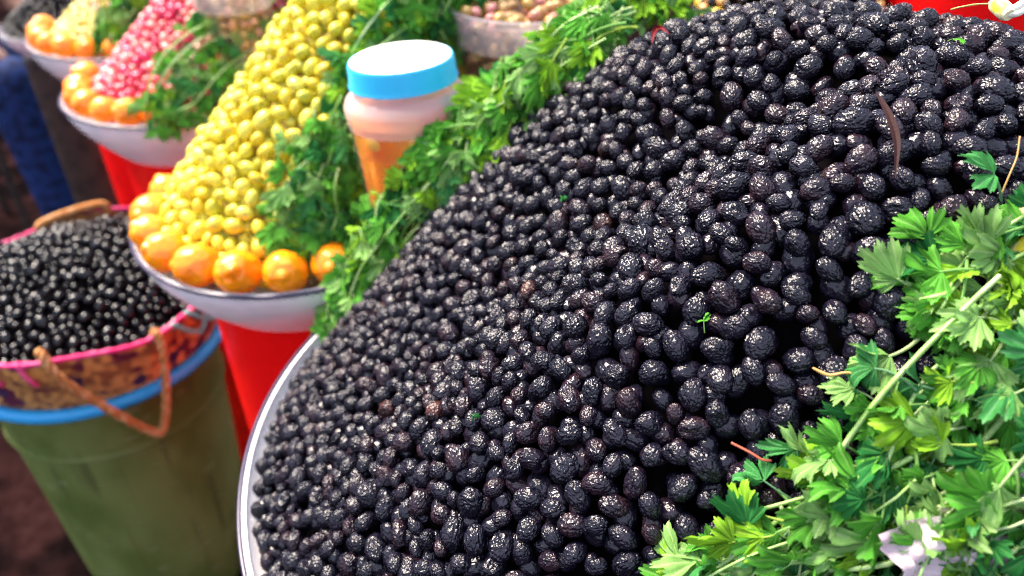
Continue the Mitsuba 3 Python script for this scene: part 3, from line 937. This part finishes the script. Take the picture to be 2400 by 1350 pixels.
def blade(pts, width, fold=.25, n=24):
    c = bez(pts, n)
    t = np.linspace(0, 1, len(c))
    w = width * np.sin(np.pi * np.clip(t * .96 + .03, 0, 1)) ** .8
    tan = unit(np.gradient(c, axis=0))
    nn = unit(EYE * .6 + np.array([0, 0, .9]) - c)
    side = unit(np.cross(tan, nn))
    up = np.cross(side, tan)
    v = np.stack([c - side * w[:, None] + up * (w * fold)[:, None], c, c + side * w[:, None] + up * (w * fold)[:, None],
                  c + side * w[:, None] + up * (w * fold)[:, None] - up * .0006, c - up * .0006, c - side * w[:, None] + up * (w * fold)[:, None] - up * .0006], 1).reshape(-1, 3)
    f = []
    for i in range(len(c) - 1):
        for j in range(6):
            f.append([i * 6 + j, i * 6 + (j + 1) % 6, i * 6 + 6 + (j + 1) % 6, i * 6 + 6 + j])
    return v, np.array(f)


k = thing('dried_leaf', 'dried dark red narrow leaf lying on the black olives', 'leaf')
scene[k] = mikit.ply(blade([surf(2050, 245, .013), surf(2075, 300, .014), surf(2088, 360, .014), surf(2080, 432, .012)], .0024, .7), 'dry_leaf_red', smooth=30)
k = thing('chili_flake', 'curled bright red flake on the upper left of the black heap', 'flake')
scene[k] = mikit.ply(blade([surf(1533, 118, .011), surf(1540, 98, .014), surf(1556, 88, .014), surf(1575, 92, .010)], .0022, .7), 'chili_red', smooth=30)
k = thing('straw', 'thin pale straw lying on the black olives left of the near parsley', 'straw')
scene[k] = mikit.ply(tube(bez([surf(1893, 862, .013), surf(1925, 870, .0125), surf(1970, 878, .012), surf(2030, 890, .010)]), np.interp(np.linspace(0, 1, 24), [0, .2, 1], [.0006, .0011, .0005]), 6), 'straw_pale', smooth=True)
k = thing('straw', 'reddish twig lying on the black olives above the lowest parsley leaves', 'twig')
scene[k] = mikit.ply(tube(bez([surf(1712, 1036, .012), surf(1745, 1050, .0125), surf(1775, 1065, .0125), surf(1800, 1076, .011)]), .0008, 6), 'straw_red', smooth=True)
k = thing('straw', 'upright hair thin straw sticking out of the black olives at far right', 'straw')
scene[k] = mikit.ply(tube(bez([surf(2341, 455, .006), surf(2340, 420, .012), surf(2343, 385, .016), surf(2347, 352, .020)]), .0005, 6), 'straw_pale', smooth=True)
k = thing('straw', 'pale thin straw lying on the crest of black olives before the red bucket', 'straw')
scene[k] = mikit.ply(tube(bez([surf(2220, 36, .010), at(2250, 17, .56), at(2290, 10, .555), at(2325, 9, .55)]), .0007, 6), 'straw_pale', smooth=True)
k = thing('stalk_piece', 'yellow and white cut stalk with thin white branches on the heap crest', 'stalk')
p0, p1 = at(2330, 4, .552), at(2366, 36, .540)
part(k, 'stub', mikit.ply(tube(np.linspace(p0, p1, 8), np.array([.0042, .0056, .006, .006, .006, .006, .0056, .0042]), 10), 'stalk_yellow', smooth=40))
part(k, 'branch', mikit.ply(tube(bez([p1 + (p0 - p1) * .25, at(2380, 18, .54), at(2420, -8, .545)]), .0026, 8), 'stalk_white', smooth=True))
part(k, 'branch', mikit.ply(tube(bez([p1 + (p0 - p1) * .1, at(2388, 30, .54), at(2420, 4, .545)]), .0024, 8), 'stalk_white', smooth=True))
k = thing('stalk_stub', 'short cut yellow stem stub standing at the right edge above parsley', 'stem')
p0, p1 = surf(2356, 600, .006), surf(2368, 556, .022)
scene[k] = mikit.ply(tube(np.linspace(p0, p1, 6), [.0042, .0042, .0041, .0040, .0040, .0038], 10), 'stalk_yellow', smooth=40)
k = thing('olive_slice', 'tan ring of a cut olive lying at the right edge below the thin straw', 'slice')
c, n = black.hit(2378, 500)
e1 = unit(np.cross(n, [1, .2, .1]))
e2 = np.cross(n, e1)
a = np.linspace(0, 2 * np.pi, 40, endpoint=False)
ring = c + n * .017 + .0066 * (np.cos(a)[:, None] * e1 + np.sin(a)[:, None] * e2 * .8)
scene[k] = mikit.ply(tube(ring, .0031, 10, True), 'peel_tan', smooth=True)

for i_, (u_, v_, w_) in enumerate([(1975, 1003, 'near the reddish twig'), (1862, 1122, 'above the lowest parsley leaf'), (1120, 985, 'on the lower left face of the heap'), (2235, 112, 'near the crest at the right'), (1320, 470, 'on the upper left face of the heap'), (1650, 760, 'in the middle of the heap')]):
    r_ = np.random.default_rng(300 + i_)
    k = thing('parsley_scrap', f'tiny green parsley scrap stuck between black olives {w_}', 'parsley', 'parsley scraps on the black olives')
    p_, n_ = black.hit(u_, v_)
    x_ = unit(np.cross(n_, r_.normal(size=3)))
    M_ = np.eye(4)
    M_[:3, 0], M_[:3, 1], M_[:3, 2], M_[:3, 3] = x_ * .0075, np.cross(n_, x_) * .0075, n_ * .0075, p_ + n_ * .0095
    scene[k] = {**leaf_shape(i_ * 5, 'leaf_green' if i_ % 2 else 'leaf_deep'), 'to_world': T(M_)}

# crumpled paper under the near parsley
k = thing('paper_wrapper', 'crumpled pinkish white paper under the drooping parsley at lower right', 'paper')
pc, pn = black.hit(2300, 1345)
c = pc + pn * .058
gu, gv = np.meshgrid(np.linspace(-1, 1, 60), np.linspace(-1, 1, 60), indexing='ij')
rr = np.array([.82, .57, 0.0])
e1, e2 = unit(np.array([.8, .45, .15])), unit(np.array([.35, -.35, -.85]))
nn = unit(np.cross(e1, e2))
if nn @ (EYE - c) < 0:
    nn = -nn
pp = np.stack([gu * 3, gv * 3, 0 * gu], -1)
hgt = .016 * np.abs(2 * meshkit.fbm(pp + 5, 3) - 1) + .008 * np.abs(2 * meshkit.noise(pp * 1.7 + 9, 3) - 1) + .004 * np.abs(2 * meshkit.noise(pp * 4 + 3, 5) - 1) - .012 * gu ** 2
hgt = hgt - .03 * np.clip(gu - .5, 0, 1)
P = c + .066 * gu[..., None] * e1 * (1 - .12 * meshkit.noise(pp * 1.4, 4))[..., None] + .080 * gv[..., None] * e2 + hgt[..., None] * nn - nn * .03
i, j = np.meshgrid(np.arange(59), np.arange(59), indexing='ij')
q = lambda i, j: i * 60 + j
scene[k] = mikit.ply((P.reshape(-1, 3), np.stack([q(i, j), q(i + 1, j), q(i + 1, j + 1), q(i, j + 1)], -1).reshape(-1, 4)), 'paper_white', smooth=40)

# ------------------------------------------------------------------ behind the black heap: mixed olives, a red bucket, a navy crate and a pale bottle
mixed = Mound((.52, 1.52, H - .12), disc((.50, 1.42), .26), H - .60, lambda th: 1.2 + 0 * np.asarray(th), .06)
scene['olive_tan'] = pbsdf((.62, .36, .13), .25, .5, .3)
scene['olive_gold'] = pbsdf((.62, .46, .04), .25, .5, .3)
MX = BL + [group_of('smooth_tan', olive_mesh(_r, False, 3), 'olive_tan'), group_of('smooth_gold', olive_mesh(_r, False, 3), 'olive_gold')]
heap(mixed, lambda n, r: .0122 * np.clip(r.normal(1, .12, n), .7, 1.3), 1.56, 97, 'blurred mixed black and tan olives seen just over the crest of the near heap', 'olives', 'mixed_olive_heap', None,
     MX, np.array([.24, .24, .22, .20, .10]), 'olive_core', .014, 0)

# ------------------------------------------------------------------ the seated stall keeper at the left edge, seen from knee to shin
scene['denim_blue'] = pbsdf(mottled((.008, .026, .110), (.003, .009, .04), 40), .7, .2)
scene['coat_black'] = pbsdf((.010, .010, .013), .8, .2)
scene['sleeve_brown'] = pbsdf(mottled((.16, .085, .065), (.07, .035, .03), 50), .85, .2)
scene['skin'] = pbsdf((.42, .24, .16), .5, .4)
scene['shoe_black'] = pbsdf((.012, .011, .012), .4, .5)
scene['hair_dark'] = pbsdf((.014, .010, .009), .6, .3)


def hull_body(chains, fine=.016, smooth=8):
    """One continuous mesh from chains of (point, radius) joints."""
    def ball(p, r):
        return m3.Manifold.sphere(r, 20).translate([float(x) for x in p])
    bits = []
    for ch in chains:
        for (a, ra), (b, rb) in zip(ch[:-1], ch[1:]):
            bits.append(m3.Manifold.batch_hull([ball(a, ra), ball(b, rb)]))
    m = m3.Manifold.batch_boolean(bits, m3.OpType.Add).refine_to_length(fine).to_mesh()
    t = trimesh.Trimesh(m.vert_properties[:, :3], m.tri_verts, process=True)
    trimesh.smoothing.filter_taubin(t, iterations=smooth)
    return t


kn = at(26, 190, 2.72)
k = thing('person', 'seated person in dark coat and blue jeans, one knee showing at the left edge', 'person')
hip = kn + [-.40, .16, -.04]
hip2 = hip + [.06, .24, 0]
kn2 = kn + [.17, .22, -.03]
ank = np.array([kn[0] + .05, kn[1] - .02, .10])
ank2 = np.array([kn2[0] + .02, kn2[1] - .02, .10])
chest, neck = hip + [-.01, .12, .42], hip + [.03, .12, .58]
shR, shL = hip + [.01, -.07, .50], hip + [.03, .31, .50]
elR, elL = shR + [.13, -.06, -.27], shL + [.12, .06, -.27]
haR, haL = kn + [-.10, .0, .11], kn2 + [-.12, 0, .11]
part(k, 'trousers', mikit.ply(hull_body([[(hip, .105), (kn + [0, 0, -.012], .098), (ank, .078)], [(hip2, .095), (kn2, .082), (ank2, .062)], [(hip, .11), (hip2, .11)]]), 'denim_blue', smooth=True))
part(k, 'coat', mikit.ply(hull_body([[(hip + [0, .02, .02], .125), (chest + [0, -.06, 0], .12), (shR, .065)], [(hip2 + [0, -.02, .02], .125), (chest + [0, .06, 0], .12), (shL, .065)], [(hip, .125), (hip2, .125)], [(chest, .13), (neck, .06)], [(hip + [0, 0, .03], .12), (hip + (kn - hip) * .62 + [0, 0, .035], .085)]]), 'coat_black', smooth=True))
for sh, el, ha in ((shR, elR, haR), (shL, elL, haL)):
    part(k, 'sleeve', mikit.ply(hull_body([[(sh, .066), (el, .054), (el + (ha - el) * .85, .040)]]), 'sleeve_brown', smooth=True), 'brown sleeve')
hd = neck + [.05, 0, .16]
head = hull_body([[(neck, .052), (neck + [.02, 0, .07], .050)], [(hd + [-.015, 0, .02], .088), (hd + [.03, 0, -.055], .062)], [(hd + [.07, 0, -.02], .014), (hd + [.092, 0, -.045], .013)], [(hd + [0, .084, -.02], .016), (hd + [-.01, .086, .01], .018)], [(hd + [0, -.084, -.02], .016), (hd + [-.01, -.086, .01], .018)]], .008, 4)
part(k, 'head', mikit.ply(head, 'skin', smooth=True))
part(k, 'hair', mikit.ply(hull_body([[(hd + [-.03, 0, .045], .082), (hd + [.012, 0, .062], .066)], [(hd + [-.03, 0, .03], .086), (hd + [-.045, 0, -.03], .062)]], .01, 4), 'hair_dark', smooth=True))
for s_ in (-1, 1):
    part(k, 'eye', mikit.ply(trimesh.creation.icosphere(subdivisions=2, radius=.012).apply_translation(hd + [.074, .03 * s_, .005]), 'hair_dark', smooth=True))
for ha, s_ in ((haR, 1), (haL, -1)):
    chains = [[(ha + [-.03, 0, .01], .026), (ha + [.04, 0, 0], .028)]]
    for q_, o in enumerate((-.028, -.010, .009, .027)):
        ln = (.9, 1.05, 1.0, .8)[q_]
        chains.append([(ha + [.04, o, 0], .0105), (ha + [.04 + .04 * ln, o * 1.1, -.004], .0095), (ha + [.04 + .062 * ln, o * 1.1, -.026], .0085), (ha + [.04 + .07 * ln, o * 1.1, -.046], .0078)])
    chains.append([(ha + [-.005, -.026 * s_, 0], .012), (ha + [.03, -.052 * s_, -.006], .0105), (ha + [.055, -.05 * s_, -.02], .009)])
    part(k, 'hand', mikit.ply(hull_body(chains, .005, 4), 'skin', smooth=True))
for an in (ank, ank2):
    part(k, 'shoe', mikit.ply(hull_body([[(an + [-.02, 0, -.055], .046), (an + [.06, 0, -.06], .042), (an + [.15, 0, -.066], .034)]], .01, 4), 'shoe_black', smooth=True))
k = thing('stool', 'low dark wooden stool that the person sits on', 'stool')
sc_ = (hip + hip2) / 2
seat_z = hip[2] - .115
v, f = lathe([[0, 0], [.165, 0], [.17, .006], [.17, .03], [.165, .036], [0, .036]], 48)
part(k, 'seat', mikit.ply((v + [sc_[0], sc_[1], seat_z - .03], f), 'dark_wood', smooth=40))
for a in (45, 135, 225, 315):
    th = math.radians(a)
    part(k, 'leg', mikit.ply(tube([[sc_[0] + .12 * math.cos(th), sc_[1] + .12 * math.sin(th), seat_z - .025], [sc_[0] + .16 * math.cos(th), sc_[1] + .16 * math.sin(th), .002]], .016, 10), 'dark_wood', smooth=40))

# ------------------------------------------------------------------ more of the stall beyond the crest of the black heap
k = thing('red_bucket', 'red plastic bucket standing behind the right end of the black heap', 'bucket')
cc = at(2330, -60, 1.35)
v, f = lathe([[0, .003], [.14, .003], [.145, .012], [.185, cc[2] + .05], [.19, cc[2] + .06], [.182, cc[2] + .06], [.136, .03], [0, .03]], 96)
v[:, :2] += cc[:2]
part(k, 'body', mikit.ply((v, f), 'red_plastic', smooth=40))
